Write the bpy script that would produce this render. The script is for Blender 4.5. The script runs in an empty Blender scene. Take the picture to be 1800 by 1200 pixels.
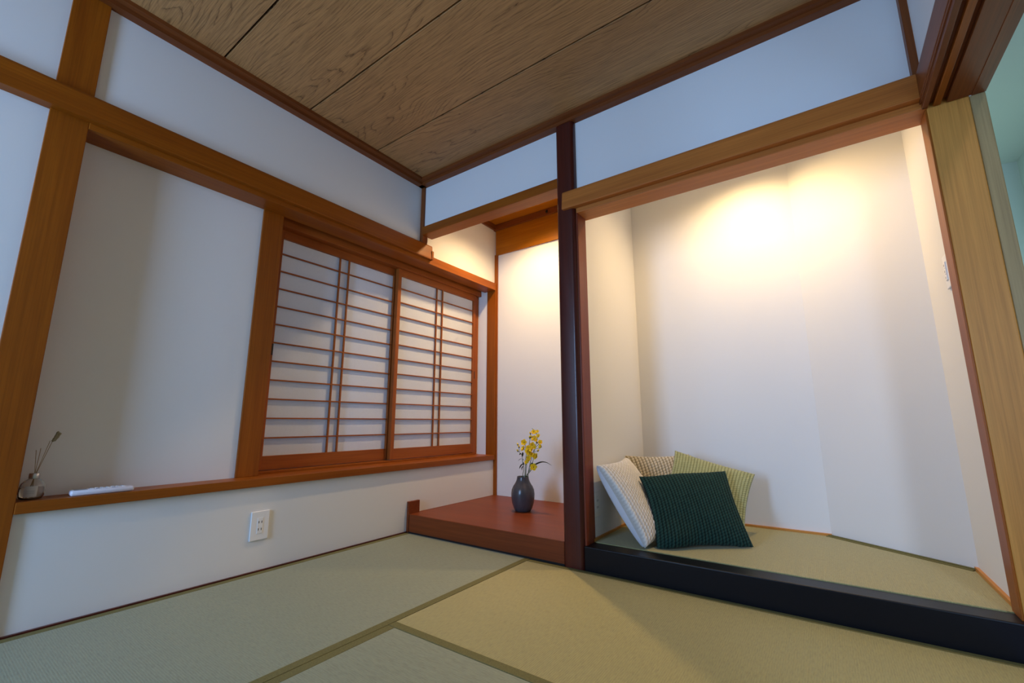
import bpy, bmesh, math, random
from mathutils import Vector, Matrix
R = math.radians
SC = bpy.context.scene
COL = SC.collection
random.seed(7)

# ------------------------------------------------------------------ camera, world, lights, exposure
cam = bpy.data.cameras.new('camera'); cam.sensor_width = 36; cam.lens = 15.367; cam.clip_start = .02
co = bpy.data.objects.new('camera', cam); COL.objects.link(co)
co.location = (2.153, -1.934, .66); co.rotation_euler = (R(100.388), 0, R(35.248))
SC.camera = co
SC.view_settings.view_transform = 'Standard'; SC.view_settings.look = 'None'
SC.view_settings.gamma = 1; SC.view_settings.use_curve_mapping = False
SC.view_settings.exposure = 0.36

w = bpy.data.worlds.new('world'); SC.world = w; w.use_nodes = True
w.node_tree.nodes['Background'].inputs[0].default_value = (.62, .80, 1, 1)
w.node_tree.nodes['Background'].inputs[1].default_value = .8

def area(name, loc, rot, sx, sy, power, color):
    l = bpy.data.lights.new(name, 'AREA'); l.shape = 'RECTANGLE'; l.size = sx; l.size_y = sy
    l.energy = power; l.color = color
    o = bpy.data.objects.new(name, l); COL.objects.link(o); o.location = loc; o.rotation_euler = rot
    return o
def spot(name, loc, power, color, deg=160, blend=.5, radius=.03):
    l = bpy.data.lights.new(name, 'SPOT'); l.energy = power; l.color = color
    l.spot_size = R(deg); l.spot_blend = blend; l.shadow_soft_size = radius
    o = bpy.data.objects.new(name, l); COL.objects.link(o); o.location = loc
    return o
DAY = (.34, .58, 1)
WARM = (1, .67, .32)
# daylight through the tatami room's own rear window and the big window of the living room beyond the open side
area('rear_window_daylight', (.68, -3.66, 1.2), (R(90), 0, 0), .50, 1.5, 48, DAY)
area('shoji_backlight_fill', (-.285, -.02, 1.07), (0, R(-90), 0), 1.2, 1.6, 3.2, (.26, .56, 1))   # blue lamp added behind the paper screens, in front of the closed wall
area('living_window_daylight', (3.42, -3.66, 1.15), (R(90), 0, 0), .38, 1.9, 31, DAY)
# recessed downlights of the tokonoma and of the alcove
spot('tokonoma_downlight', (.515, .456, 2.285), 67, WARM, 139, 1)
spot('alcove_downlight', (1.92, .50, 2.19), 44, WARM, 150, 1)
spot('living_post_fill', (2.98, -1.85, 2.36), 26, (1, .80, .52), 160, .6, .06)  # unseen lamp added to brighten the oak post's front
area('hall_fill', (3.375, 1.55, .95), (0, R(90), 0), 1.2, 1.1, 5.5, (.58, .86, .82))  # added fill for the hall end; the wall has no window here

# ------------------------------------------------------------------ materials
def mat(name, color=(.8, .8, .8), rough=.5, **kw):
    m = bpy.data.materials.new(name); m.use_nodes = True
    b = m.node_tree.nodes['Principled BSDF']
    b.inputs['Base Color'].default_value = (*color, 1); b.inputs['Roughness'].default_value = rough
    for k, v in kw.items(): b.inputs[k].default_value = v
    return m
def nd(m, t, **kw):
    n = m.node_tree.nodes.new(t)
    for k, v in kw.items(): setattr(n, k, v)
    return n
def lk(m, a, b): m.node_tree.links.new(a, b)
def bsdf(m): return m.node_tree.nodes['Principled BSDF']
def ramp(m, fac, stops):
    r = nd(m, 'ShaderNodeValToRGB'); e = r.color_ramp.elements
    while len(e) < len(stops): e.new(.5)
    for i, (p, c) in enumerate(stops): e[i].position = p; e[i].color = (*c, 1)
    lk(m, fac, r.inputs[0]); return r.outputs[0]
def mapped(m, scale, rnd=True):
    tc = nd(m, 'ShaderNodeTexCoord'); mp = nd(m, 'ShaderNodeMapping'); mp.inputs['Scale'].default_value = scale
    lk(m, tc.outputs['Object'], mp.inputs['Vector'])
    if rnd:
        oi = nd(m, 'ShaderNodeObjectInfo'); mu = nd(m, 'ShaderNodeMath', operation='MULTIPLY'); mu.inputs[1].default_value = 37
        lk(m, oi.outputs['Random'], mu.inputs[0])
        cb = nd(m, 'ShaderNodeCombineXYZ')
        for i in range(3): lk(m, mu.outputs[0], cb.inputs[i])
        lk(m, cb.outputs[0], mp.inputs['Location'])
    return mp.outputs[0]
def noise(m, vec, scale=1, detail=4, rough=.55, dist=0):
    n = nd(m, 'ShaderNodeTexNoise'); n.inputs['Scale'].default_value = scale; n.inputs['Detail'].default_value = detail
    n.inputs['Roughness'].default_value = rough; n.inputs['Distortion'].default_value = dist
    lk(m, vec, n.inputs['Vector']); return n.outputs['Fac']
def bump(m, h, strength=.2, dist=.002):
    b = nd(m, 'ShaderNodeBump'); b.inputs['Strength'].default_value = strength; b.inputs['Distance'].default_value = dist
    lk(m, h, b.inputs['Height']); lk(m, b.outputs[0], bsdf(m).inputs['Normal'])
def mix(m, fac, a, b, mode='MIX'):
    n = nd(m, 'ShaderNodeMix', data_type='RGBA', blend_type=mode)
    if isinstance(fac, (int, float)): n.inputs[0].default_value = fac
    else: lk(m, fac, n.inputs[0])
    for s, i in ((a, 6), (b, 7)):
        if isinstance(s, tuple): n.inputs[i].default_value = (*s, 1)
        else: lk(m, s, n.inputs[i])
    return n.outputs[2]
def wood(name, light, dark, axis='z', rough=.42, coarse=16, coat=0):
    m = mat(name, light, rough)
    def sc(l, t): return tuple(l if a == axis else t for a in 'xyz')
    g = noise(m, mapped(m, sc(.9, coarse)), 1, 5, .6, .8)
    f = noise(m, mapped(m, sc(3, 170)), 1, 3, .6)
    c1 = ramp(m, g, [(.28, dark), (.5, tuple((a + b) / 2 for a, b in zip(light, dark))), (.72, light)])
    c2 = ramp(m, f, [(.3, (.72, .70, .68)), (.65, (1, 1, 1))])
    lk(m, mix(m, .8, c1, c2, 'MULTIPLY'), bsdf(m).inputs['Base Color'])
    bump(m, f, .12, .001)
    bsdf(m).inputs['Specular IOR Level'].default_value = .25; bsdf(m).inputs['Coat Weight'].default_value = coat; bsdf(m).inputs['Coat Roughness'].default_value = .15
    return m
HON_L, HON_D = (.365, .100, .005), (.265, .063, .003)
W = {a: wood('honey_wood_' + a, HON_L, HON_D, a) for a in 'xyz'}
WL = {a: wood('oak_wood_' + a, (.66, .30, .060), (.54, .225, .042), a) for a in 'xyz'}
WN = {a: wood('pale_rail_wood_' + a, (.57, .19, .036), (.45, .137, .025), a) for a in 'xyz'}
GREYOAK = wood('weathered_oak_wood', (.40, .29, .13), (.31, .22, .095), 'z')
WR = {a: wood('red_shoji_wood_' + a, (.38, .105, .016), (.27, .066, .010), a) for a in 'xyz'}
WM = {a: wood('moulding_wood_' + a, (.25, .072, .016), (.17, .043, .009), a) for a in 'xyz'}
DARKPOST = wood('dark_polished_wood', (.098, .016, .009), (.060, .010, .006), 'z', .32, 14, .25)
REDJAMB = wood('red_jamb_wood', (.24, .045, .014), (.17, .03, .010), 'z', .4, 14, .05)
TOKOWOOD = wood('tokonoma_board_wood', (.25, .055, .012), (.18, .036, .007), 'x', .42, 9, .0)
AMBER = wood('amber_panel_wood', (.46, .165, .006), (.36, .115, .004), 'x', .4, 10)

def wallpaper(name, c):
    m = mat(name, c, .85)
    v = noise(m, mapped(m, (260, 260, 260), False), 1, 3, .6)
    bump(m, v, .10, .0006); return m
WHITE = wallpaper('white_wallpaper', (.80, .80, .79))
TAN_BOUNCE = wallpaper('tan_bounce_paper', (.56, .44, .29))  # unseen doors and rear wall tinted tan to warm the bounced light
TEAL = wallpaper('living_room_plaster', (.70, .77, .71))
PAPER = mat('shoji_paper', (.77, .80, .85), .9)
_f = noise(PAPER, mapped(PAPER, (60, 60, 60), False), 1, 6, .7)
lk(PAPER, ramp(PAPER, _f, [(.3, (.74, .775, .83)), (.7, (.78, .815, .87))]), bsdf(PAPER).inputs['Base Color'])
_d = nd(PAPER, 'ShaderNodeBsdfTranslucent'); _d.inputs[0].default_value = (.85, .87, .9, 1)
_x = nd(PAPER, 'ShaderNodeMixShader'); _x.inputs[0].default_value = .22
lk(PAPER, bsdf(PAPER).outputs[0], _x.inputs[1]); lk(PAPER, _d.outputs[0], _x.inputs[2]); lk(PAPER, _x.outputs[0], PAPER.node_tree.nodes['Material Output'].inputs[0])
LACQ = mat('black_lacquer', (.003, .003, .005), .33, **{'Specular IOR Level': .22})
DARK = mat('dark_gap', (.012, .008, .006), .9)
LIVFLOOR = wood('living_floor_wood', (.60, .52, .42), (.50, .43, .34), 'y', .4)

def planks_mat():
    m = mat('ceiling_plank', (.3, .2, .12), .55)
    v = mapped(m, (1, 1, 1))
    sep = nd(m, 'ShaderNodeSeparateXYZ'); lk(m, v, sep.inputs[0])
    mp = nd(m, 'ShaderNodeMapping'); mp.inputs['Scale'].default_value = (.55, 2.6, 1); lk(m, v, mp.inputs[0])
    big = noise(m, mp.outputs[0], 1, 2, .5, .2)
    mp2 = nd(m, 'ShaderNodeMapping'); mp2.inputs['Scale'].default_value = (5, 24, 1); lk(m, v, mp2.inputs[0])
    med = noise(m, mp2.outputs[0], 1, 3, .6, .3)
    # ring coordinate: stretched warped field -> sine rings give cathedral figure
    a = nd(m, 'ShaderNodeMath', operation='MULTIPLY_ADD'); lk(m, big, a.inputs[0]); a.inputs[1].default_value = 34
    b = nd(m, 'ShaderNodeMath', operation='MULTIPLY'); lk(m, med, b.inputs[0]); b.inputs[1].default_value = 1.3
    lk(m, b.outputs[0], a.inputs[2])
    y = nd(m, 'ShaderNodeMath', operation='MULTIPLY_ADD'); lk(m, sep.outputs[1], y.inputs[0]); y.inputs[1].default_value = 52
    lk(m, a.outputs[0], y.inputs[2])
    fr = nd(m, 'ShaderNodeMath', operation='FRACT'); lk(m, y.outputs[0], fr.inputs[0])
    mp3 = nd(m, 'ShaderNodeMapping'); mp3.inputs['Scale'].default_value = (8, 230, 1); lk(m, v, mp3.inputs[0])
    fine = noise(m, mp3.outputs[0], 1, 2, .6)
    mp4 = nd(m, 'ShaderNodeMapping'); mp4.inputs['Scale'].default_value = (9, 22, 1); lk(m, v, mp4.inputs[0])
    gate = noise(m, mp4.outputs[0], 1, 3, .6)
    line = ramp(m, fr.outputs[0], [(0, (.22, .17, .12)), (.06, (.66, .62, .58)), (.16, (.97, .97, .96)), (.7, (1, 1, 1)), (.96, (.80, .78, .75))])
    gated = mix(m, ramp(m, gate, [(.38, (0, 0, 0)), (.56, (1, 1, 1))]), (.97, .965, .955), line)
    base = ramp(m, big, [(.3, (.45, .228, .078)), (.7, (.54, .285, .105))])
    c = mix(m, 1, base, gated, 'MULTIPLY')
    c = mix(m, .75, c, ramp(m, fine, [(.32, (.60, .56, .52)), (.62, (1.06, 1.05, 1.04))]), 'MULTIPLY')
    lk(m, c, bsdf(m).inputs['Base Color'])
    bump(m, fr.outputs[0], .12, .001); return m
PLANK = planks_mat()

def tatami_mat_material(name, c, across='x'):
    """woven rush: fine ribs; rush threads run along `across`"""
    m = mat(name, c, .62)
    bsdf(m).inputs['Sheen Weight'].default_value = .15
    s1 = (40, 330, 1) if across == 'x' else (330, 40, 1)
    n = noise(m, mapped(m, s1), 1, 2, .6)
    v = mapped(m, (1, 1, 1), False)
    wv = nd(m, 'ShaderNodeTexWave', bands_direction='Y' if across == 'x' else 'X'); wv.inputs['Scale'].default_value = 52
    wv.inputs['Distortion'].default_value = .6; wv.inputs['Detail'].default_value = 1
    lk(m, v, wv.inputs[0])
    big = noise(m, mapped(m, (2, 2, 2)), 1, 3, .5)
    d = tuple(x * .78 for x in c); l = tuple(x * 1.12 for x in c)
    col = ramp(m, n, [(.25, d), (.5, c), (.78, l)])
    col = mix(m, .35, col, ramp(m, big, [(.3, (.86, .88, .86)), (.7, (1.05, 1.03, 1))]), 'MULTIPLY')
    lk(m, mix(m, .25, col, ramp(m, wv.outputs['Fac'], [(0, (.72, .72, .70)), (.5, (1, 1, 1))]), 'MULTIPLY'), bsdf(m).inputs['Base Color'])
    ad = nd(m, 'ShaderNodeMath', operation='ADD'); lk(m, n, ad.inputs[0]); lk(m, wv.outputs['Fac'], ad.inputs[1])
    bump(m, ad.outputs[0], .35, .0012); return m
TAT_SHEEN_GREY = tatami_mat_material('rush_sheen_grey', (.262, .292, .190), 'x')  # greyer base colour stands in for daylight sheen along this weave
TAT_GOLD = tatami_mat_material('rush_gold_green', (.36, .322, .112), 'y')  # warmer base colour for the mat whose weave shows no daylight sheen
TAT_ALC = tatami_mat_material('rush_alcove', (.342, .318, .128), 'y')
HERI = mat('olive_border_cloth', (.17, .145, .055), .8)
_h = noise(HERI, mapped(HERI, (300, 300, 300), False), 1, 2)
lk(HERI, ramp(HERI, _h, [(.3, (.115, .108, .034)), (.7, (.175, .162, .052))]), bsdf(HERI).inputs['Base Color'])
bump(HERI, _h, .3, .0008)

# ------------------------------------------------------------------ mesh helpers
def box(bm, x0, x1, y0, y1, z0, z1, bev=0):
    v = [bm.verts.new((x, y, z)) for x in (x0, x1) for y in (y0, y1) for z in (z0, z1)]
    F = [bm.faces.new([v[i] for i in f]) for f in ((0, 1, 3, 2), (4, 6, 7, 5), (0, 4, 5, 1), (2, 3, 7, 6), (0, 2, 6, 4), (1, 5, 7, 3))]
    if bev:
        es = list({e for f in F for e in f.edges})
        bmesh.ops.bevel(bm, geom=es, offset=bev, segments=2, affect='EDGES', profile=.5)
def prism(bm, pts, lo, hi, axis='z', bev=0):
    """extrude the polygon pts along axis from lo to hi; pts are the two other coordinates in xyz order"""
    def p3(p, t): return (p[0], p[1], t) if axis == 'z' else ((p[0], t, p[1]) if axis == 'y' else (t, p[0], p[1]))
    a = [bm.verts.new(p3(p, lo)) for p in pts]; b = [bm.verts.new(p3(p, hi)) for p in pts]
    F = [bm.faces.new(a), bm.faces.new(b[::-1])]
    for i in range(len(pts)):
        j = (i + 1) % len(pts); F.append(bm.faces.new((a[i], b[i], b[j], a[j])))
    if bev:
        es = list({e for f in F for e in f.edges})
        bmesh.ops.bevel(bm, geom=es, offset=bev, segments=2, affect='EDGES', profile=.5)
def lathe(bm, prof, seg=40, c=(0, 0, 0), cap0=True, cap1=True):
    rings = []
    for r, z in prof:
        rings.append([bm.verts.new((c[0] + r * math.cos(2 * math.pi * i / seg), c[1] + r * math.sin(2 * math.pi * i / seg), c[2] + z)) for i in range(seg)])
    for a, b in zip(rings, rings[1:]):
        for i in range(seg): bm.faces.new((a[i], a[(i + 1) % seg], b[(i + 1) % seg], b[i]))
    if cap0: bm.faces.new(rings[0][::-1])
    if cap1: bm.faces.new(rings[-1])
def tube(bm, pts, rad, seg=8):
    pts = [Vector(p) for p in pts]; n = len(pts)
    rads = rad if isinstance(rad, (list, tuple)) else [rad] * n
    rings = []
    for i, p in enumerate(pts):
        t = (pts[min(i + 1, n - 1)] - pts[max(i - 1, 0)]).normalized()
        a = t.orthogonal().normalized() if i == 0 else (rings_a - t * rings_a.dot(t)).normalized()
        rings_a = a; b = t.cross(a)
        rings.append([bm.verts.new(p + (a * math.cos(2 * math.pi * k / seg) + b * math.sin(2 * math.pi * k / seg)) * rads[i]) for k in range(seg)])
    for A, B in zip(rings, rings[1:]):
        for k in range(seg): bm.faces.new((A[k], A[(k + 1) % seg], B[(k + 1) % seg], B[k]))
    bm.faces.new(rings[0][::-1]); bm.faces.new(rings[-1])
def spline(pts, n=6):
    pts = [Vector(p) for p in pts]; P = [pts[0]] + pts + [pts[-1]]; out = []
    for i in range(1, len(P) - 2):
        for k in range(n):
            t = k / n; a, b, c, d = P[i - 1], P[i], P[i + 1], P[i + 2]
            out.append(.5 * ((2 * b) + (c - a) * t + (2 * a - 5 * b + 4 * c - d) * t * t + (3 * b - a - 3 * c + d) * t ** 3))
    return out + [pts[-1]]
def obj(name, bm, m, parent=None, smooth=False, kind=None, label=None, cat=None, group=None, loc=None):
    bmesh.ops.recalc_face_normals(bm, faces=bm.faces)
    me = bpy.data.meshes.new(name); bm.to_mesh(me); bm.free(); me.materials.append(m)
    if smooth:
        for p in me.polygons: p.use_smooth = True
    o = bpy.data.objects.new(name, me); COL.objects.link(o)
    if parent: o.parent = parent
    if loc: o.location = loc
    return tag(o, label, cat, group, kind)
def tag(o, label=None, cat=None, group=None, kind=None):
    for k, v in (('label', label), ('category', cat), ('group', group), ('kind', kind)):
        if v: o[k] = v
    return o
def thing(name, label, cat, loc=(0, 0, 0), group=None):
    o = bpy.data.objects.new(name, None); COL.objects.link(o); o.location = loc; o.empty_display_size = .1
    return tag(o, label, cat, group)
def bx(name, m, *a, bev=.002, **kw):
    bm = bmesh.new(); box(bm, *a, bev=bev); return obj(name, bm, m, **kw)
def boxes(name, m, lst, bev=0, **kw):
    bm = bmesh.new()
    for a in lst: box(bm, *a, bev=bev)
    return obj(name, bm, m, **kw)

# ------------------------------------------------------------------ setting: room shell
ST = dict(kind='structure')
boxes('floor', TAT_SHEEN_GREY, [(-.3, 2.66, -3.6, 1.0, -.20, -.055), (1.79, 2.55, -3.6, -.88, -.055, -.002), (.0, .9, -3.6, -1.79, -.055, -.002)], **ST)
boxes('living_floor', LIVFLOOR, [(2.70, 6.2, -3.6, 2.4, -.2, -.004)], **ST)
boxes('wall_left', WHITE, [(-.4, 0, -1.655, .90, -.055, .369), (-.4, 0, -1.655, .90, 1.795, 2.45), (-.4, -.10, -1.655, -.955, .36, 1.80),
      (-.4, 0, -3.65, -1.752, -.055, 2.45), (-.4, -.068, .853, .90, .36, 1.80), (-.4, -.30, -.96, .86, .36, 1.80)], **ST)
bm = bmesh.new()
box(bm, -.4, 1.12, .87, 1.05, -.055, 2.45)                       # tokonoma back
prism(bm, [(1.10, .85), (2.118, .85), (2.575, .53), (2.60, .53), (2.60, 1.05), (1.10, 1.05)], -.05, 2.45)   # alcove back with its slanted end
box(bm, 1.10, 1.197, .05, .90, -.05, 2.45)                       # partition
box(bm, .025, 1.10, .026, .092, 1.974, 2.45)                     # hanging wall over the tokonoma
box(bm, 1.19, 2.567, .020, .113, 1.80, 2.45)                     # hanging wall over the alcove
obj('wall_back', bm, WHITE, **ST)
boxes('wall_right', WHITE, [(2.567, 2.695, .098, 2.4, -.05, 2.45), (2.552, 2.66, -3.65, .02, 1.80, 2.45)], **ST)
boxes('door_1', TAN_BOUNCE, [(2.56, 2.59, -2.75, -1.85, -.05, 1.75), (2.60, 2.63, -3.65, -2.70, -.05, 1.75)], bev=.002, **ST)   # closed sliding doors beside the camera
# wall behind the camera with its window opening
boxes('wall_rear', TAN_BOUNCE, [(-.4, .40, -3.8, -3.6, -.05, 2.45), (.40, .96, -3.8, -3.6, 2.0, 2.45), (.40, .96, -3.8, -3.6, -.05, .40), (.96, 3.1, -3.8, -3.6, -.05, 2.45),
      (3.1, 3.74, -3.8, -3.6, 2.15, 2.45), (3.1, 3.74, -3.8, -3.6, -.05, .15), (3.74, 6.3, -3.8, -3.6, -.05, 2.45)], **ST)
boxes('wall_living', TEAL, [(6.2, 6.3, -3.65, .9, -.05, 2.45), (3.395, 6.3, .8, 2.5, -.05, 2.45), (2.69, 3.5, 2.25, 2.45, -.05, 2.45)], **ST)
boxes('living_ceiling', TEAL, [(2.66, 6.3, -3.65, 2.5, 2.40, 2.5)], **ST)
def window(name, m, xa, xb, za, zb):
    boxes(name, m, [(xa, xa + .03, -3.72, -3.655, za, zb), (xb - .03, xb, -3.72, -3.655, za, zb), (xa, xb, -3.72, -3.655, za, za + .03), (xa, xb, -3.72, -3.655, zb - .03, zb)], **ST)
window('window_1', WM['z'], .40, .96, .40, 2.0)
window('window_2', LACQ, 3.1, 3.74, .15, 2.15)

# ceiling: wide planks with open joints under a dark backing
ceil = boxes('ceiling', DARK, [(-.02, 2.6, -3.65, .05, 2.328, 2.45)], **ST)
ys = [0.03, -.411, -.851, -1.271, -1.70, -2.13, -2.56, -2.99, -3.42, -3.65]
for a, b in zip(ys, ys[1:]):
    bx('plank', PLANK, .0, 2.57, b + .004, a - .004, 2.314, 2.33, bev=.0015, parent=ceil)
boxes('tokonoma_ceiling', AMBER, [(0, 1.12, .085, .88, 2.313, 2.45)], **ST)
boxes('alcove_ceiling', WHITE, [(1.19, 2.60, .10, 1.0, 2.23, 2.45)], **ST)
# ceiling mouldings
def moulding_y(name, x0, sgn, y0, y1):
    p = [(x0, 2.272), (x0 + sgn * .040, 2.272), (x0 + sgn * .040, 2.290), (x0 + sgn * .060, 2.296), (x0 + sgn * .060, 2.318), (x0, 2.318)]
    bm = bmesh.new(); prism(bm, p, y0, y1, 'y'); return obj(name, bm, WM['y'], **ST)
moulding_y('trim_1', 0, 1, -3.6, .02)
moulding_y('trim_2', 2.552, -1, -3.6, .02)
bm = bmesh.new(); prism(bm, [(.026, 2.272), (-.020, 2.272), (-.020, 2.290), (-.042, 2.296), (-.042, 2.318), (.026, 2.318)], .0, 2.552, 'x')
obj('trim_3', bm, WM['x'], **ST)
bx('trim_4', WM['z'], 0, .030, .012, .055, 1.858, 2.28, bev=.001, **ST)          # corner strips
bx('trim_5', WM['z'], 2.530, 2.555, -.012, .03, 1.84, 2.28, bev=.001, **ST)
# tokonoma inner trims
bx('trim_6', WM['x'], 0, 1.10, .838, .872, 2.262, 2.314, bev=.002, **ST)
bx('trim_7', WM['y'], 0, .022, .09, .86, 2.268, 2.314, bev=.002, **ST)
bx('trim_8', AMBER, .012, 1.10, .857, .872, 2.044, 2.264, bev=.001, **ST)
bx('trim_16', TOKOWOOD, .0005, .018, .0855, .868, 0, .106, bev=.001, **ST)   # board's fillet along the white wall
bx('trim_9', W['z'], 0, .030, .858, .872, .1, 2.05, bev=.001, **ST)
# floor edge strips
bx('baseboard_left', DARKPOST, 0, .011, -3.6, -.0, -.05, .006, bev=.001, **ST)
bm = bmesh.new()
box(bm, 1.197, 1.206, .08, .85, .1, .116)
box(bm, 1.197, 2.118, .838, .85, .1, .116)
obj('baseboard_back', bm, WL['x'], **ST)
bm = bmesh.new()
box(bm, 2.556, 2.567, .09, .545, .1, .118)
obj('baseboard_right', bm, WL['y'], **ST)

# ------------------------------------------------------------------ timber frame
bx('square_post', W['z'], -.12, .014, -1.755, -1.652, -.055, 2.30, label='square honey-brown post left of the shelf niche, crossed by the rail', cat='post')
bx('square_post', W['z'], -.26, -.089, -.963, -.862, .405, 1.736, label='short honey-brown post between the shelf niche and the shoji screens', cat='post')
post = thing('square_post', 'pale oak post at the right edge of the alcove, standing on the black threshold', 'post', (2.6, .06, .103))
bx('shaft', WL['z'], 2.554 - 2.6, 2.660 - 2.6, .012 - .06, .098 - .06, 0, 2.17, bev=.003, parent=post)
bx('jamb_strip', W['z'], 2.5485 - 2.6, 2.5545 - 2.6, .014 - .06, .096 - .06, 0, 1.632, bev=.002, parent=post, label='narrow honey-brown strip facing the alcove')
bx('door_casing', GREYOAK, 2.6595 - 2.6, 2.697 - 2.6, .008 - .06, .098 - .06, 0, 1.632, bev=.003, parent=post, label='flat greyish oak strip along the outer edge')

# decorative alcove post: dark, softly rounded
bm = bmesh.new()
x0, x1, y0, y1, r = 1.087, 1.195, -.014, .10, .022
pts = []
for cx, cy, a0 in ((x1 - r, y0 + r, -90), (x1 - r, y1 - r, 0), (x0 + r, y1 - r, 90), (x0 + r, y0 + r, 180)):
    for k in range(6):
        a = R(a0 + 18 * k); pts.append((cx + r * math.cos(a), cy + r * math.sin(a)))
prism(bm, pts, -.05, 2.29)
o = obj('alcove_post', bm, DARKPOST, smooth=True, label='dark polished reddish-purple pillar between the wooden platform niche and the cushion alcove', cat='post')
m_ = o.modifiers.new('edge', 'EDGE_SPLIT'); m_.split_angle = R(40)
bx('trim_10', REDJAMB, 1.16, 1.204, .004, .096, .09, 1.737, bev=.002, **ST)   # alcove jamb

# nageshi rails and kamoi lintels
def rail_profile(d): return [(0, 1.760), (d, 1.760), (d, 1.768), (d - .006, 1.850), (d - .010, 1.860), (0, 1.860)]
rl = thing('wall_rail', 'long honey-brown rail along the left wall above the niche and the shoji', 'rail', (0, -1.7, 1.76))
bm = bmesh.new(); prism(bm, [(a, b - 1.76) for a, b in rail_profile(.046)], -1.90, 1.796, 'y', bev=.0012)
obj('rail_body', bm, W['y'], parent=rl)
bx('end_cap', W['y'], 0, .049, 1.786, 1.803, 0, .062, bev=.0015, parent=rl)
bm = bmesh.new(); prism(bm, [(.02 - a, b) for a, b in rail_profile(.052)], 1.130, 2.536, 'x', bev=.0012)
obj('wall_rail', bm, WN['x'], label='pale oak rail over the cushion alcove, starting on the dark pillar', cat='rail')
bm = bmesh.new(); prism(bm, [(2.552 - a * .4, b) for a, b in rail_profile(.046)], -3.6, .0, 'y', bev=.0012)
obj('wall_rail', bm, WM['y'], label='dark brown rail over the open doorway at the upper right', cat='rail')

bx('lintel', W['y'], -.10, .020, -1.652, .858, 1.735, 1.795, label='wooden lintel board running under the left wall rail above niche and shoji', cat='lintel')
boxes('trim_11', WR['y'], [(-.30, -.135, -.862, .853, 1.704, 1.80)], bev=.001, **ST)     # inner track board above the screens
boxes('trim_12', DARK, [(-.30, -.10, -.862, .853, 1.775, 1.80)], **ST)
bx('lintel', WN['x'], 1.197, 2.556, .000, .114, 1.735, 1.772, label='oak lintel board lying under the rail over the cushion alcove', cat='lintel')
bx('lintel', W['x'], .022, 1.095, .008, .104, 1.917, 1.976, bev=.003, label='brown crossbeam under the hanging wall over the wooden platform', cat='lintel')
# doorway track beam, grooved underside
dl = thing('track_beam', 'dark grooved sliding door beam over the open doorway at the upper right', 'beam', (2.6, -1.8, 1.735))
def seg(name, xa, xb, za, zb, m=WM['y'], **kw):
    return bx(name, m, xa - 2.6, xb - 2.6, -1.8, 1.808, za - 1.735, zb - 1.735, bev=.001, parent=dl, **kw)
seg('beam_body', 2.536, 2.696, 1.752, 1.80)
seg('lip', 2.540, 2.556, 1.735, 1.752); seg('lip', 2.570, 2.589, 1.735, 1.752, W['y']); seg('lip', 2.604, 2.664, 1.735, 1.752)
seg('casing_strip', 2.6635, 2.698, 1.733, 1.87)
# jambs of the shoji opening
bx('trim_13', W['z'], -.068, .020, .848, .872, .40, 1.737, bev=.001, **ST)
bx('trim_14', WR['z'], -.24, -.168, .806, .853, .40, 1.737, bev=.001, **ST)
# long sill shelf
sl = thing('sill_shelf', 'long honey-brown sill board under the niche and the shoji screens', 'shelf', (0, -.4, .369))
bx('board', W['y'], -.30, .020, -1.252, 1.256, 0, .036, bev=.002, parent=sl)
bx('screen_track', W['y'], -.25, -.142, -.46, 1.206, .036, .0475, bev=.001, parent=sl)

bx('trim_15', WM['y'], 2.5365, 2.699, -3.6, -.0125, -.055, .001, bev=.001, **ST)   # flush door track on the floor
# tokonoma platform
tp = thing('platform', 'red-brown polished wooden platform of the small niche, holding the vase', 'platform', (.55, .43, 0))
bx('board', TOKOWOOD, -.5315, .537, -.43, .438, .0, .106, bev=.003, parent=tp)
bx('end_block', TOKOWOOD, .0005, .018, -.004, .085, 0, .178, bev=.002, label='small upright red-brown block against the white wall at the left end of the platform', cat='block')
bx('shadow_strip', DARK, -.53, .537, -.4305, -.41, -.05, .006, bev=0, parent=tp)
bx('threshold_beam', LACQ, 1.196, 2.70, -.012, .079, -.04, .103, bev=.004, label='glossy black beam along the front edge of the cushion alcove', cat='threshold')

# ------------------------------------------------------------------ tatami
def tatami(label, x0, x1, y0, y1, z0, z1, m, borders, group):
    t = thing('tatami_mat', label, 'tatami mat', ((x0 + x1) / 2, (y0 + y1) / 2, z0), group)
    cx, cy = (x0 + x1) / 2, (y0 + y1) / 2; bw = .031
    xa, xb, ya, yb = x0, x1, y0, y1
    if 'l' in borders: xa += bw
    if 'r' in borders: xb -= bw
    if 'f' in borders: ya += bw
    if 'b' in borders: yb -= bw
    bx('rush_cover', m, xa - cx, xb - cx, ya - cy, yb - cy, 0, z1 - z0, bev=.0008, parent=t)
    for s in borders:
        a = {'l': (x0, xa, y0, y1), 'r': (xb, x1, y0, y1), 'f': (x0, x1, y0, ya), 'b': (x0, x1, yb, y1)}[s]
        bx('cloth_border', HERI, a[0] - cx, a[1] - cx, a[2] - cy, a[3] - cy, 0, z1 - z0 + .0008, bev=.0012, parent=t)
    return t
G = 'tatami mats'
tatami('grey-green tatami mat lying along the left wall', .012, .9015, -1.782, -.008, -.054, 0, TAT_SHEEN_GREY, 'lr', G)
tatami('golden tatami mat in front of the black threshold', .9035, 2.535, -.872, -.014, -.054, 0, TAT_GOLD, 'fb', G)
tatami('grey-green tatami mat at the bottom of the picture, its corner meeting two others', .9035, 1.786, -2.63, -.874, -.054, 0, TAT_SHEEN_GREY, 'lr', G)
t = thing('tatami_mat', 'raised tatami mat inside the alcove, with a slanted corner and four cushions', 'tatami mat', (1.9, .45, .09), G)
bm = bmesh.new(); prism(bm, [(a - 1.9, b - .45) for a, b in ((1.206, .0795), (2.5555, .0795), (2.5555, .530), (2.104, .838), (1.206, .838))], 0, .0155)
obj('rush_cover', bm, TAT_ALC, parent=t)
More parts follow.
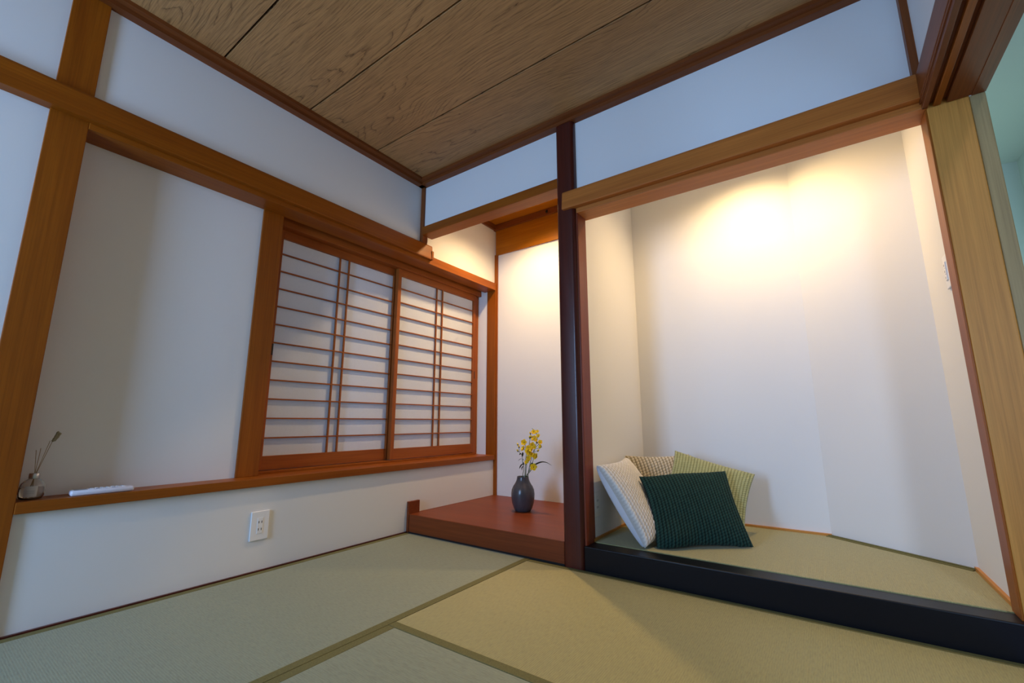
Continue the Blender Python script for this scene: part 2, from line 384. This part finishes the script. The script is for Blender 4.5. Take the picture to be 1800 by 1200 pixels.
d = Vector((2.5555 - 2.104, .530 - .838)).normalized(); n_ = Vector((-d.y, d.x))
A, B = Vector((2.104, .838)), Vector((2.5555, .530))
bm = bmesh.new(); prism(bm, [((p.x - 1.9), (p.y - .45)) for p in (A, B, B + n_ * .012 + Vector((.0, .0)), A + n_ * .012)], 0, .0225)
obj('cloth_border', bm, HERI, parent=t)
bm = bmesh.new(); prism(bm, [((p.x - 1.9), (p.y - .45)) for p in (A - n_ * .016, B - n_ * .016, B, A)], .0, .0185)
obj('cloth_border', bm, HERI, parent=t)

# ------------------------------------------------------------------ shoji screens
PULL = mat('dark_pull', (.01, .008, .007), .6)
def shoji(label, xf, y0, y1, barsy, pull_y):
    """front face plane x=xf, from y0 to y1"""
    zb, zt = .4195, 1.722; cy = (y0 + y1) / 2
    t = thing('shoji_screen', label, 'sliding screen', (xf, cy, zb), 'shoji screens')
    sw = .0285; a, b = y0 + sw, y1 - sw
    for ya, yb in ((y0, a), (b, y1)): bx('stile', WR['z'], -.030, 0, ya - cy, yb - cy, 0, zt - zb, bev=.0015, parent=t)
    bx('bottom_rail', WR['y'], -.029, -.0008, a - cy, b - cy, 0, .0685, bev=.001, parent=t)
    bx('top_rail', WR['y'], -.029, -.0008, a - cy, b - cy, 1.656 - zb, zt - zb, bev=.001, parent=t)
    bx('paper_panel', PAPER, -.0185, -.0155, a - cy - .003, b - cy + .003, .0665, 1.658 - zb, bev=0, parent=t)
    first = None
    for k in range(11):
        z = .578 + .0989 * k - zb
        if first is None: first = bx('lattice_bar', WR['y'], -.0125, -.0015, a - cy, b - cy, -.0035, .0035, bev=.0006, parent=t); o = first
        else: o = first.copy(); COL.objects.link(o)
        o.location = (0, 0, z)
    for by in barsy:
        bx('lattice_post', WR['z'], -.0124, -.0005, by - .004 - cy, by + .004 - cy, .068, 1.657 - zb, bev=.0006, parent=t)
    bx('finger_pull', PULL, -.004, .0006, pull_y - .004 - cy, pull_y + .004 - cy, .585, .645, bev=.0005, parent=t)
    return t
shoji('left shoji screen with paper panes and thin red-brown lattice, sliding behind the right one', -.188, -.832, -.006, (-.450, -.387), -.8075)
shoji('right shoji screen, nearer the platform, overlapping in front of the left one', -.153, -.027, .803, (.350, .412), .796)

# ------------------------------------------------------------------ wall plates
PLAST = mat('white_plastic', (.88, .88, .88), .35)
PLAST2 = mat('cream_plastic', (.74, .73, .68), .4)
SLOT = mat('slot_dark', (.03, .03, .035), .6)
GREYLINE = mat('grey_mark', (.32, .32, .34), .6)
def outlet(label, loc, nx, hw, hh, plast, slots=True):
    """plate on a wall whose normal is +-x (nx)"""
    t = thing('wall_outlet' if slots else 'light_switch', label, 'outlet' if slots else 'switch', loc)
    def b(name, m, d0, d1, y0, y1, z0, z1, bev=.001): 
        xa, xb = sorted((d0 * nx, d1 * nx)); return bx(name, m, xa, xb, y0, y1, z0, z1, bev=bev, parent=t)
    b('cover_plate', plast, 0, .007, -hw, hw, -hh, hh, .0025)
    b('insert', plast, .006, .0085, -.0125, .0125, -.034, .034, .001)
    if slots:
        for zc in (.0155, -.0155):
            for yy in (-.0062, .0062): b('slot', SLOT, .008, .0088, yy - .0014, yy + .0014, zc - .005, zc + .005, 0)
    else:
        for zc in (-.0225, 0, .0225): b('rocker', plast, .008, .0105, -.0115, .0115, zc - .0105, zc + .0105, .001)
        for zc in (-.0225, 0, .0225): b('name_mark', GREYLINE, .0104, .0107, .001, .008, zc - .004, zc + .004, 0)
    return t
outlet('white double power outlet on the low white wall under the sill', (0, -.8785, .197), 1, .040, .0625, PLAST)
outlet('cream power outlet low on the alcove side wall beside the dark pillar', (1.197, .128, .268), 1, .034, .060, PLAST2)
outlet('white light switch plate on the right alcove wall beside the oak post', (2.567, .178, 1.188), -1, .034, .060, PLAST, slots=False)

# ------------------------------------------------------------------ ceiling hook
HK = mat('dark_iron', (.02, .015, .012), .4, Metallic=.6)
h = thing('picture_hook', 'tiny dark hook on the ceiling trim of the platform niche', 'hook', (.531, .838, 2.288))
bm = bmesh.new(); box(bm, -.007, .007, -.003, .001, -.012, .012, bev=.0015); obj('hook_plate', bm, HK, parent=h)
bm = bmesh.new(); tube(bm, spline([(0, -.002, .006), (0, -.012, .004), (0, -.018, -.006), (0, -.014, -.014), (0, -.007, -.012)], 4), .0028); obj('hook_arm', bm, HK, parent=h, smooth=True)

# ------------------------------------------------------------------ vase and flowers
VASE = mat('charcoal_glaze', (.06, .06, .07), .24)
_v = noise(VASE, mapped(VASE, (40, 40, 12), False), 1, 3)
lk(VASE, ramp(VASE, _v, [(.3, (.050, .050, .060)), (.7, (.078, .076, .086))]), bsdf(VASE).inputs['Base Color'])
prof = [(.044, 0), (.050, .003), (.060, .022), (.069, .050), (.0735, .080), (.0745, .105), (.071, .130), (.0625, .150), (.052, .165), (.0445, .178), (.0400, .190), (.0375, .203), (.0372, .209), (.0355, .2105),
        (.0335, .208), (.0345, .19), (.045, .165), (.062, .13), (.064, .08), (.05, .02), (.02, .012)]
bm = bmesh.new(); lathe(bm, prof, 48)
VX, VY, VZ = .532, .48, .106
obj('vase', bm, VASE, smooth=True, loc=(VX, VY, VZ), label='charcoal grey bottle-shaped ceramic vase standing on the wooden platform', cat='vase')

STEM = mat('stem_green', (.09, .14, .045), .6)
LEAF = mat('leaf_dark', (.045, .075, .030), .5)
PETAL = mat('petal_yellow', (.78, .52, .012), .55, **{'Subsurface Weight': .0})
_p = noise(PETAL, mapped(PETAL, (90, 90, 90)), 1, 3)
lk(PETAL, ramp(PETAL, _p, [(.3, (.98, .52, .004)), (.5, (1, .70, .010)), (.7, (1, .80, .04))]), bsdf(PETAL).inputs['Base Color'])
CENTRE = mat('flower_centre', (.45, .17, .01), .7)
CALYX = mat('calyx_dark', (.05, .035, .02), .7)
def blossom(parent, c, r, face, rng, cup=.45):
    """five cupped petals and a centre"""
    z = Vector(face).normalized(); x = z.orthogonal().normalized(); y = z.cross(x); c = Vector(c)
    bm = bmesh.new(); ph = rng.random() * 6
    for layer in (0, 1):
        for k in range(5):
            a0 = ph + k * 2 * math.pi / 5 + layer * .6; rr = r * (1 - .25 * layer)
            rows = []
            for i, (t, wd) in enumerate(((.08, .10), (.45, .36), (.80, .42), (1.0, .20))):
                row = []
                for s in (-1, 0, 1):
                    hgt = (cup + .25 * layer) * r * t * t + (.07 * r if s else 0) - (.12 * r if (i == 3) else 0)
                    dx = t * rr; dy = s * wd * rr
                    p = c + x * (dx * math.cos(a0) - dy * math.sin(a0)) + y * (dx * math.sin(a0) + dy * math.cos(a0)) + z * hgt
                    row.append(bm.verts.new(p))
                rows.append(row)
            for A, B in zip(rows, rows[1:]):
                for j in (0, 1): bm.faces.new((A[j], A[j + 1], B[j + 1], B[j]))
    b = obj('blossom', bm, PETAL, parent=parent, smooth=True)
    bm = bmesh.new(); bmesh.ops.create_icosphere(bm, subdivisions=1, radius=r * .20, matrix=Matrix.Translation(c + z * r * .10))
    obj('flower_centre', bm, CENTRE, parent=b, smooth=True)
    bm = bmesh.new(); bmesh.ops.create_cone(bm, segments=7, radius1=.0015, radius2=r * .28, depth=r * .45, cap_ends=True,
          matrix=Matrix.Translation(c - z * r * .2) @ z.to_track_quat('Z', 'Y').to_matrix().to_4x4())
    obj('calyx', bm, CALYX, parent=b, smooth=True)
def bud(parent, c, up, r=.0085):
    up = Vector(up).normalized(); c = Vector(c)
    bm = bmesh.new(); bmesh.ops.create_icosphere(bm, subdivisions=2, radius=r * .62, matrix=Matrix.Translation(c + up * r * .3) @ up.to_track_quat('Z', 'Y').to_matrix().to_4x4() @ Matrix.Diagonal((1, 1, 1.5, 1)))
    b = obj('bud', bm, PETAL, parent=parent, smooth=True)
    bm = bmesh.new(); bmesh.ops.create_cone(bm, segments=7, radius1=.002, radius2=r * .7, depth=r * 1.1, cap_ends=True, matrix=Matrix.Translation(c - up * r * .55) @ up.to_track_quat('Z', 'Y').to_matrix().to_4x4())
    obj('calyx', bm, CALYX, parent=b, smooth=True)
def leaf(parent, pts, width, name='leaf', side=(0, -.5, .8)):
    pts = spline(pts, 5); n = len(pts); bm = bmesh.new(); rows = []; sd = Vector(side)
    for i, p in enumerate(pts):
        t = (pts[min(i + 1, n - 1)] - pts[max(i - 1, 0)]).normalized(); s = (sd - t * sd.dot(t)).normalized()
        wd = width * (math.sin(math.pi * min(1, (i / (n - 1)) * .93 + .05)) ** .7) * .5
        up = t.cross(s)
        rows.append([bm.verts.new(p + s * wd * k + up * wd * .35 * abs(k)) for k in (-1, 0, 1)])
    for A, B in zip(rows, rows[1:]):
        for j in (0, 1): bm.faces.new((A[j], A[j + 1], B[j + 1], B[j]))
    g = bmesh.ops.solidify(bm, geom=bm.faces[:], thickness=.0006)
    return obj(name, bm, LEAF, parent=parent, smooth=True)
def stem(label, pts, bl=(), buds=(), leaves=(), seed=0, rad=.0026):
    rng = random.Random(seed)
    t = thing('flower_stem', label, 'flower', (VX, VY, VZ + .03), 'yellow flower stems in the vase')
    off = Vector((0, 0, -.03)); P = [Vector(p) + off for p in pts]
    base = [Vector((P[0].x * .35, P[0].y * .6, .0)), P[0] * .8 + Vector((P[0].x * .1, 0, .005))]
    base[1].z = P[0].z - .06
    full = spline(base + P, 5); bm = bmesh.new(); n = len(full)
    tube(bm, full, [rad * (1 - .55 * i / (n - 1)) for i in range(n)], 7); obj('stalk', bm, STEM, parent=t, smooth=True)
    def nearest(c): return min(full, key=lambda p: (p - c).length + max(0, p.z - c.z + .012) * 3)
    for (x, y, z, r) in bl:
        c = Vector((x, y - .006 + rng.uniform(-.008, .006), z)) + off
        q = nearest(c)
        if (q - c).length > .004: bm = bmesh.new(); tube(bm, spline([q, (q + c) / 2 + Vector((0, 0, -.004)), c + Vector((0, .003, -.002))], 3), .0011, 6); obj('stalk', bm, STEM, parent=t, smooth=True)
        blossom(t, c, r * 1.32, (rng.uniform(-.4, .7), -1, rng.uniform(-.1, .7)), rng, rng.uniform(.35, .7))
    for (x, y, z) in buds:
        c = Vector((x, y, z)) + off; q = nearest(c)
        if (q - c).length > .004: bm = bmesh.new(); tube(bm, [q, (q + c) / 2, c], .001, 6); obj('stalk', bm, STEM, parent=t, smooth=True)
        bud(t, c, (c - q) * 20 + Vector((rng.uniform(-.3, .3), -.2, .8)))
    for L, wd in leaves: leaf(t, [Vector(p) + off for p in L], wd, side=(rng.uniform(-.3, .3), -1, .5))
    return t
stem('tallest yellow flower stem, reaching the top right of the bunch', [(.037, .005, .225), (.056, .005, .301), (.071, .005, .349), (.089, .005, .391), (.102, .005, .421), (.106, .005, .465), (.097, .005, .488), (.069, .005, .512)],
     [(.09, .005, .488, .0124), (.115, .005, .492, .0085), (.117, .005, .465, .0109), (.091, .005, .445, .0155), (.108, .005, .438, .010)], seed=1)
stem('middle stem with the dense cluster of blossoms and two yellow buds on top', [(.030, -.012, .221), (.038, -.015, .273), (.049, -.015, .349), (.063, -.015, .429), (.07, -.015, .46), (.069, -.015, .478)],
     [(.084, -.015, .409, .014), (.057, -.015, .391, .0125), (.066, -.015, .365, .0186), (.075, -.015, .347, .0135), (.088, -.015, .380, .0125), (.098, -.012, .395, .011), (.05, -.012, .372, .011)], [(.069, -.015, .481), (.076, -.018, .46), (.062, -.012, .456)], seed=2)
stem('left stem topped by two round blossoms, with a drooping one lower down', [(.020, -.005, .219), (.026, -.005, .316), (.033, -.005, .36), (.025, -.005, .389), (.023, -.005, .412)],
     [(.023, -.005, .422, .0155), (.018, -.005, .383, .014), (.05, -.005, .316, .0124), (.046, -.01, .302, .011), (.035, -.005, .295, .0093), (.057, -.006, .328, .011)], seed=3)
stem('leftmost stem with three small buds and dark ragged leaves', [(.006, -.01, .219), (.014, -.01, .254), (.006, -.01, .3), (-.001, -.01, .344), (-.016, -.01, .358), (-.027, -.01, .402)],
     (), [(-.032, -.01, .408), (-.023, -.01, .394), (-.033, -.01, .369)],
     [([(.004, -.01, .338), (-.004, -.014, .350), (-.014, -.018, .344)], .014), ([(.002, -.01, .332), (.008, -.014, .350), (.010, -.018, .362)], .012),
      ([(.008, -.01, .300), (.018, -.015, .296), (.022, -.02, .280)], .014), ([(.010, -.01, .290), (-.003, -.014, .276), (-.013, -.018, .258)], .016), ([(.012, -.01, .276), (.006, -.016, .262), (.010, -.02, .248)], .014),
      ([(.006, -.01, .318), (-.008, -.014, .318), (-.024, -.018, .305)], .005), ([(.006, -.01, .312), (.015, -.014, .318), (.028, -.018, .306)], .005)], seed=4)
stem('right-leaning stem with two blossoms at the right edge and one below', [(.030, .010, .218), (.049, .01, .257), (.071, .01, .308), (.078, .01, .355), (.093, .01, .391), (.115, .01, .412), (.128, .01, .424)],
     [(.131, .01, .424, .0115), (.133, .01, .398, .0115), (.1, .004, .338, .0165)], [(.111, .01, .374), (.101, .01, .425)],
     [([(.068, .01, .300), (.076, .004, .292), (.082, -.002, .276)], .013), ([(.066, .01, .296), (.062, .004, .286), (.058, -.002, .272)], .012), ([(.078, .01, .345), (.084, .004, .338), (.088, -.002, .325)], .009)], seed=5)
stem('short right stem with the lowest blossom and one long arching blade leaf', [(.030, -.002, .218), (.050, -.002, .236), (.067, -.002, .255), (.080, -.002, .268)],
     [(.087, -.004, .272, .0175)], (), [([(.048, -.002, .235), (.078, -.002, .272), (.100, -.002, .293), (.142, -.002, .309), (.176, -.002, .308), (.200, -.002, .298), (.216, -.002, .289)], .017)], seed=6)

# ------------------------------------------------------------------ reed diffuser and remote on the sill
GLASS = mat('clear_glass', (.95, .96, .95), .03, **{'Transmission Weight': 1.0, 'IOR': 1.45})
LIQ = mat('pale_fragrance', (.93, .90, .82), .02, **{'Transmission Weight': 1.0, 'IOR': 1.34})
SILVER = mat('brushed_collar', (.62, .60, .57), .28, Metallic=.85)
LABELM = mat('paper_label', (.58, .56, .54), .6)
REED = mat('reed', (.36, .27, .15), .8)
PLUME = mat('dry_plume', (.30, .25, .15), .95)
df = thing('reed_diffuser', 'small glass reed diffuser bottle on the sill beside the left post', 'diffuser', (-.050, -1.612, .4052))
bm = bmesh.new(); lathe(bm, [(.020, 0), (.026, .002), (.0305, .009), (.032, .022), (.0315, .040), (.028, .052), (.020, .061), (.0115, .066), (.0105, .071), (.0085, .071), (.0095, .065), (.018, .0585), (.0255, .050), (.0288, .040), (.0295, .022), (.028, .010), (.023, .004), (.005, .004)], 40)
obj('bottle', bm, GLASS, parent=df, smooth=True)
bm = bmesh.new(); lathe(bm, [(.004, .0046), (.022, .0046), (.0275, .0105), (.0290, .022), (.0284, .038), (.004, .038)], 32); obj('fragrance', bm, LIQ, parent=df, smooth=True)
bm = bmesh.new(); lathe(bm, [(.0125, .066), (.0135, .067), (.0135, .083), (.0125, .084), (.006, .084), (.006, .080)], 32); obj('collar', bm, SILVER, parent=df, smooth=True)
bm = bmesh.new(); rows = []
for i in range(9):
    a = R(-40 + 55 * i / 8); rows.append([bm.verts.new((.0327 * math.cos(a), .0327 * math.sin(a), z)) for z in (.010, .044)])
for A_, B_ in zip(rows, rows[1:]): bm.faces.new((A_[0], B_[0], B_[1], A_[1]))
lb = obj('paper_label', bm, LABELM, parent=df, smooth=True)
for z in (.029, .025, .021):
    bm = bmesh.new(); rows = []
    for i in range(6):
        a = R(-32 + 36 * i / 5); rows.append([bm.verts.new((.0329 * math.cos(a), .0329 * math.sin(a), z + q)) for q in (0, .0011)])
    for A_, B_ in zip(rows, rows[1:]): bm.faces.new((A_[0], B_[0], B_[1], A_[1]))
    obj('print_line', bm, GREYLINE, parent=lb)
for tip in ((.004, -.008, .160), (-.008, .004, .165), (.010, .030, .205), (0, .022, .190)):
    bm = bmesh.new(); tube(bm, [(-tip[0] * .8, -tip[1] * .35, .008), (tip[0] * .2, tip[1] * .1, .084), tip], .0009, 6); obj('reed', bm, REED, parent=df, smooth=True)
for a, b in (((.009, .026, .186), (.011, .037, .222)), ((.006, .030, .188), (.012, .042, .217))):
    bm = bmesh.new(); tube(bm, spline([a, (Vector(a) + Vector(b)) / 2 + Vector((0, .001, 0)), b], 5), [.001] + [.0035 + .0015 * random.random() for _ in range(9)] + [.0008], 7)
    obj('plume', bm, PLUME, parent=df, smooth=True)

REM = mat('remote_shell', (.80, .79, .86), .32)
BTN = mat('remote_button', (.86, .86, .86), .4); BTN2 = mat('remote_button_grey', (.30, .33, .42), .5)
rm = thing('remote_control', 'white remote control lying flat on the sill board', 'remote', (-.020, -1.437, .4052)); rm.rotation_euler = (0, 0, R(-3))
bm = bmesh.new(); box(bm, -.024, .024, -.086, .086, 0, .0185, bev=.006); obj('shell', bm, REM, parent=rm, smooth=True)
for i in range(7):
    for j in range(3):
        bx('button', BTN if (i + j) % 3 else BTN2, -.017 + .013 * j - .0042, -.017 + .013 * j + .0042, -.030 + .0145 * i - .0042, -.030 + .0145 * i + .0042, .0178, .0202, bev=.0008, parent=rm)
bx('display', GREYLINE, -.017, .017, -.077, -.042, .0182, .0188, bev=0, parent=rm)
bx('seam', GREYLINE, .0238, .0242, -.07, .075, .0088, .0092, bev=0, parent=rm)

# ------------------------------------------------------------------ cushions
def knit_mat(name, c, dark, rough=.95, sheen=.3):
    m = mat(name, c, rough); bsdf(m).inputs['Sheen Weight'].default_value = sheen; bsdf(m).inputs['Specular IOR Level'].default_value = .15; bsdf(m).inputs['Sheen Roughness'].default_value = .5
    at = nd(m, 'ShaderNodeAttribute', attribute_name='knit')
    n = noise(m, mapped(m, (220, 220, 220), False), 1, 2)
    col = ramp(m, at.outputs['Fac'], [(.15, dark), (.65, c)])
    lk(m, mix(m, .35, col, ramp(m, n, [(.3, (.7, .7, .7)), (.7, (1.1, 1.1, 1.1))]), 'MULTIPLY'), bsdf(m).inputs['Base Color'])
    bump(m, n, .4, .002); return m
def smoothstep(t): t = max(0, min(1, t)); return t * t * (3 - 2 * t)
def cushion(label, c, M, w_, h_, thick, mfront, mback, ribs, stitch, amp, sag=None, flat_back=False, N=110, zmin=.108, weave='braid', full=.42):
    c = Vector(c); X_, Y_, Z_ = (Vector([M[r_][k] for r_ in range(3)]) for k in range(3))
    t = thing('cushion', label, 'cushion', (c.x, c.y, zmin), 'cushions in the alcove')
    org = Vector((c.x, c.y, zmin))
    def make(side, m, name, N, amp):
        me_v, kn = [], []
        for j in range(N + 1):
            for i in range(N + 1):
                u = -1 + 2 * i / N; v = -1 + 2 * j / N
                pu = 1 - .075 * (1 - v * v); pv = 1 - .075 * (1 - u * u)
                e = max(0, (1 - u ** 2) * (1 - v ** 2))
                th = thick * .5 * (e ** full)
                if ribs:
                    ph = u * ribs * math.pi
                    col = 0
                    if weave == 'braid':
                        lobe = math.floor(u * ribs + 50); vv = v * stitch + (.5 if lobe % 2 else 0) + .22 * math.sin(ph * 2)
                        hsh = math.sin(lobe * 12.99 + math.floor(vv) * 78.23) * 43758.5; hsh -= math.floor(hsh)
                        k1 = abs(math.sin(ph)) ** .8 * (.42 + .58 * abs(math.sin(vv * math.pi))) * (.72 + .28 * hsh)
                    else:
                        k1 = abs(math.sin(ph)) ** .7 * (.75 + .25 * math.sin(v * stitch * math.pi * 2 + (col % 2) * math.pi))
                else: k1 = 1
                edge = 1 if not ribs else min(1, e * 30 + .35)
                d = th + amp * k1 * edge
                x, y = u * w_ / 2 * pu, v * h_ / 2 * pv
                p = c + X_ * x + Y_ * y + Z_ * (side * d)
                if sag: p += sag(u, v)
                # cushion rests on the mat: squash what would sink in
                if p.z < zmin + .004: p.z = zmin + .002 + .0015 * math.tanh((p.z - zmin))
                me_v.append(p - org); kn.append(k1)
        F = [(j * (N + 1) + i, j * (N + 1) + i + 1, (j + 1) * (N + 1) + i + 1, (j + 1) * (N + 1) + i) for j in range(N) for i in range(N)]
        if side < 0: F = [f[::-1] for f in F]
        me = bpy.data.meshes.new(name); me.from_pydata(me_v, [], F); me.materials.append(m)
        a = me.attributes.new('knit', 'FLOAT', 'POINT'); a.data.foreach_set('value', kn)
        for p in me.polygons: p.use_smooth = True
        o = bpy.data.objects.new(name, me); COL.objects.link(o); o.parent = t
    make(1, mfront, 'knit_front', N, amp)
    make(-1, mback, 'back_panel', 48, 0)
    return t
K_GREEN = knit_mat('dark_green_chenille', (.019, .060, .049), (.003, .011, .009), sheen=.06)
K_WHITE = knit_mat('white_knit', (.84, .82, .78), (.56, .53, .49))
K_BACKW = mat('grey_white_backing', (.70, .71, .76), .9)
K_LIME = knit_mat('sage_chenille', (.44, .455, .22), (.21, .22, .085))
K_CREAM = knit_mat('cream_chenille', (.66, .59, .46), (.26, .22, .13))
cushion('cream chunky cushion at the back in the corner of the alcove', (1.362, .645, .292),
        [[0.7071, -.20, .678], [.7071, .20, -.678], [0, .959, .283]], .42, .375, .10, K_CREAM, K_CREAM, 10, 12, .008, N=140)
cushion('pale sage green cushion leaning behind the dark green one', (1.622, .535, .318),
        [[0.9487, 0.1073, 0.2973], [0.1576, 0.6549, -0.7391], [-0.274, 0.748, 0.6044]], .395, .350, .085, K_LIME, K_LIME, 13, 14, .006, N=160)
def slump(u, v):
    k = smoothstep(-v * 1.1 - .05)
    return Vector((.075 * k * (u + 1) / 2, -.03 * k * (u + 1) / 2, 0))
cushion('white knitted cushion leaning on the left side wall of the alcove', (1.335, .268, .288),
        [[-.02, -0.5244, 0.851], [.998, -.035, -0.0], [0.030, 0.8508, 0.525]], .385, .40, .13, K_WHITE, K_BACKW, 11, 13, .006, N=150, full=.33, sag=slump)
def fold(u, v):
    k = smoothstep(1 - abs(u + .62) * 1.9) * smoothstep((-.25 - v) * 1.6)
    return Vector((.457, -.889, .1)) * (.022 * k) + Vector((0, 0, -.022 * smoothstep(-u) * smoothstep(v)))
cushion('dark forest green ribbed cushion in front of the others', (1.598, .335, .260),
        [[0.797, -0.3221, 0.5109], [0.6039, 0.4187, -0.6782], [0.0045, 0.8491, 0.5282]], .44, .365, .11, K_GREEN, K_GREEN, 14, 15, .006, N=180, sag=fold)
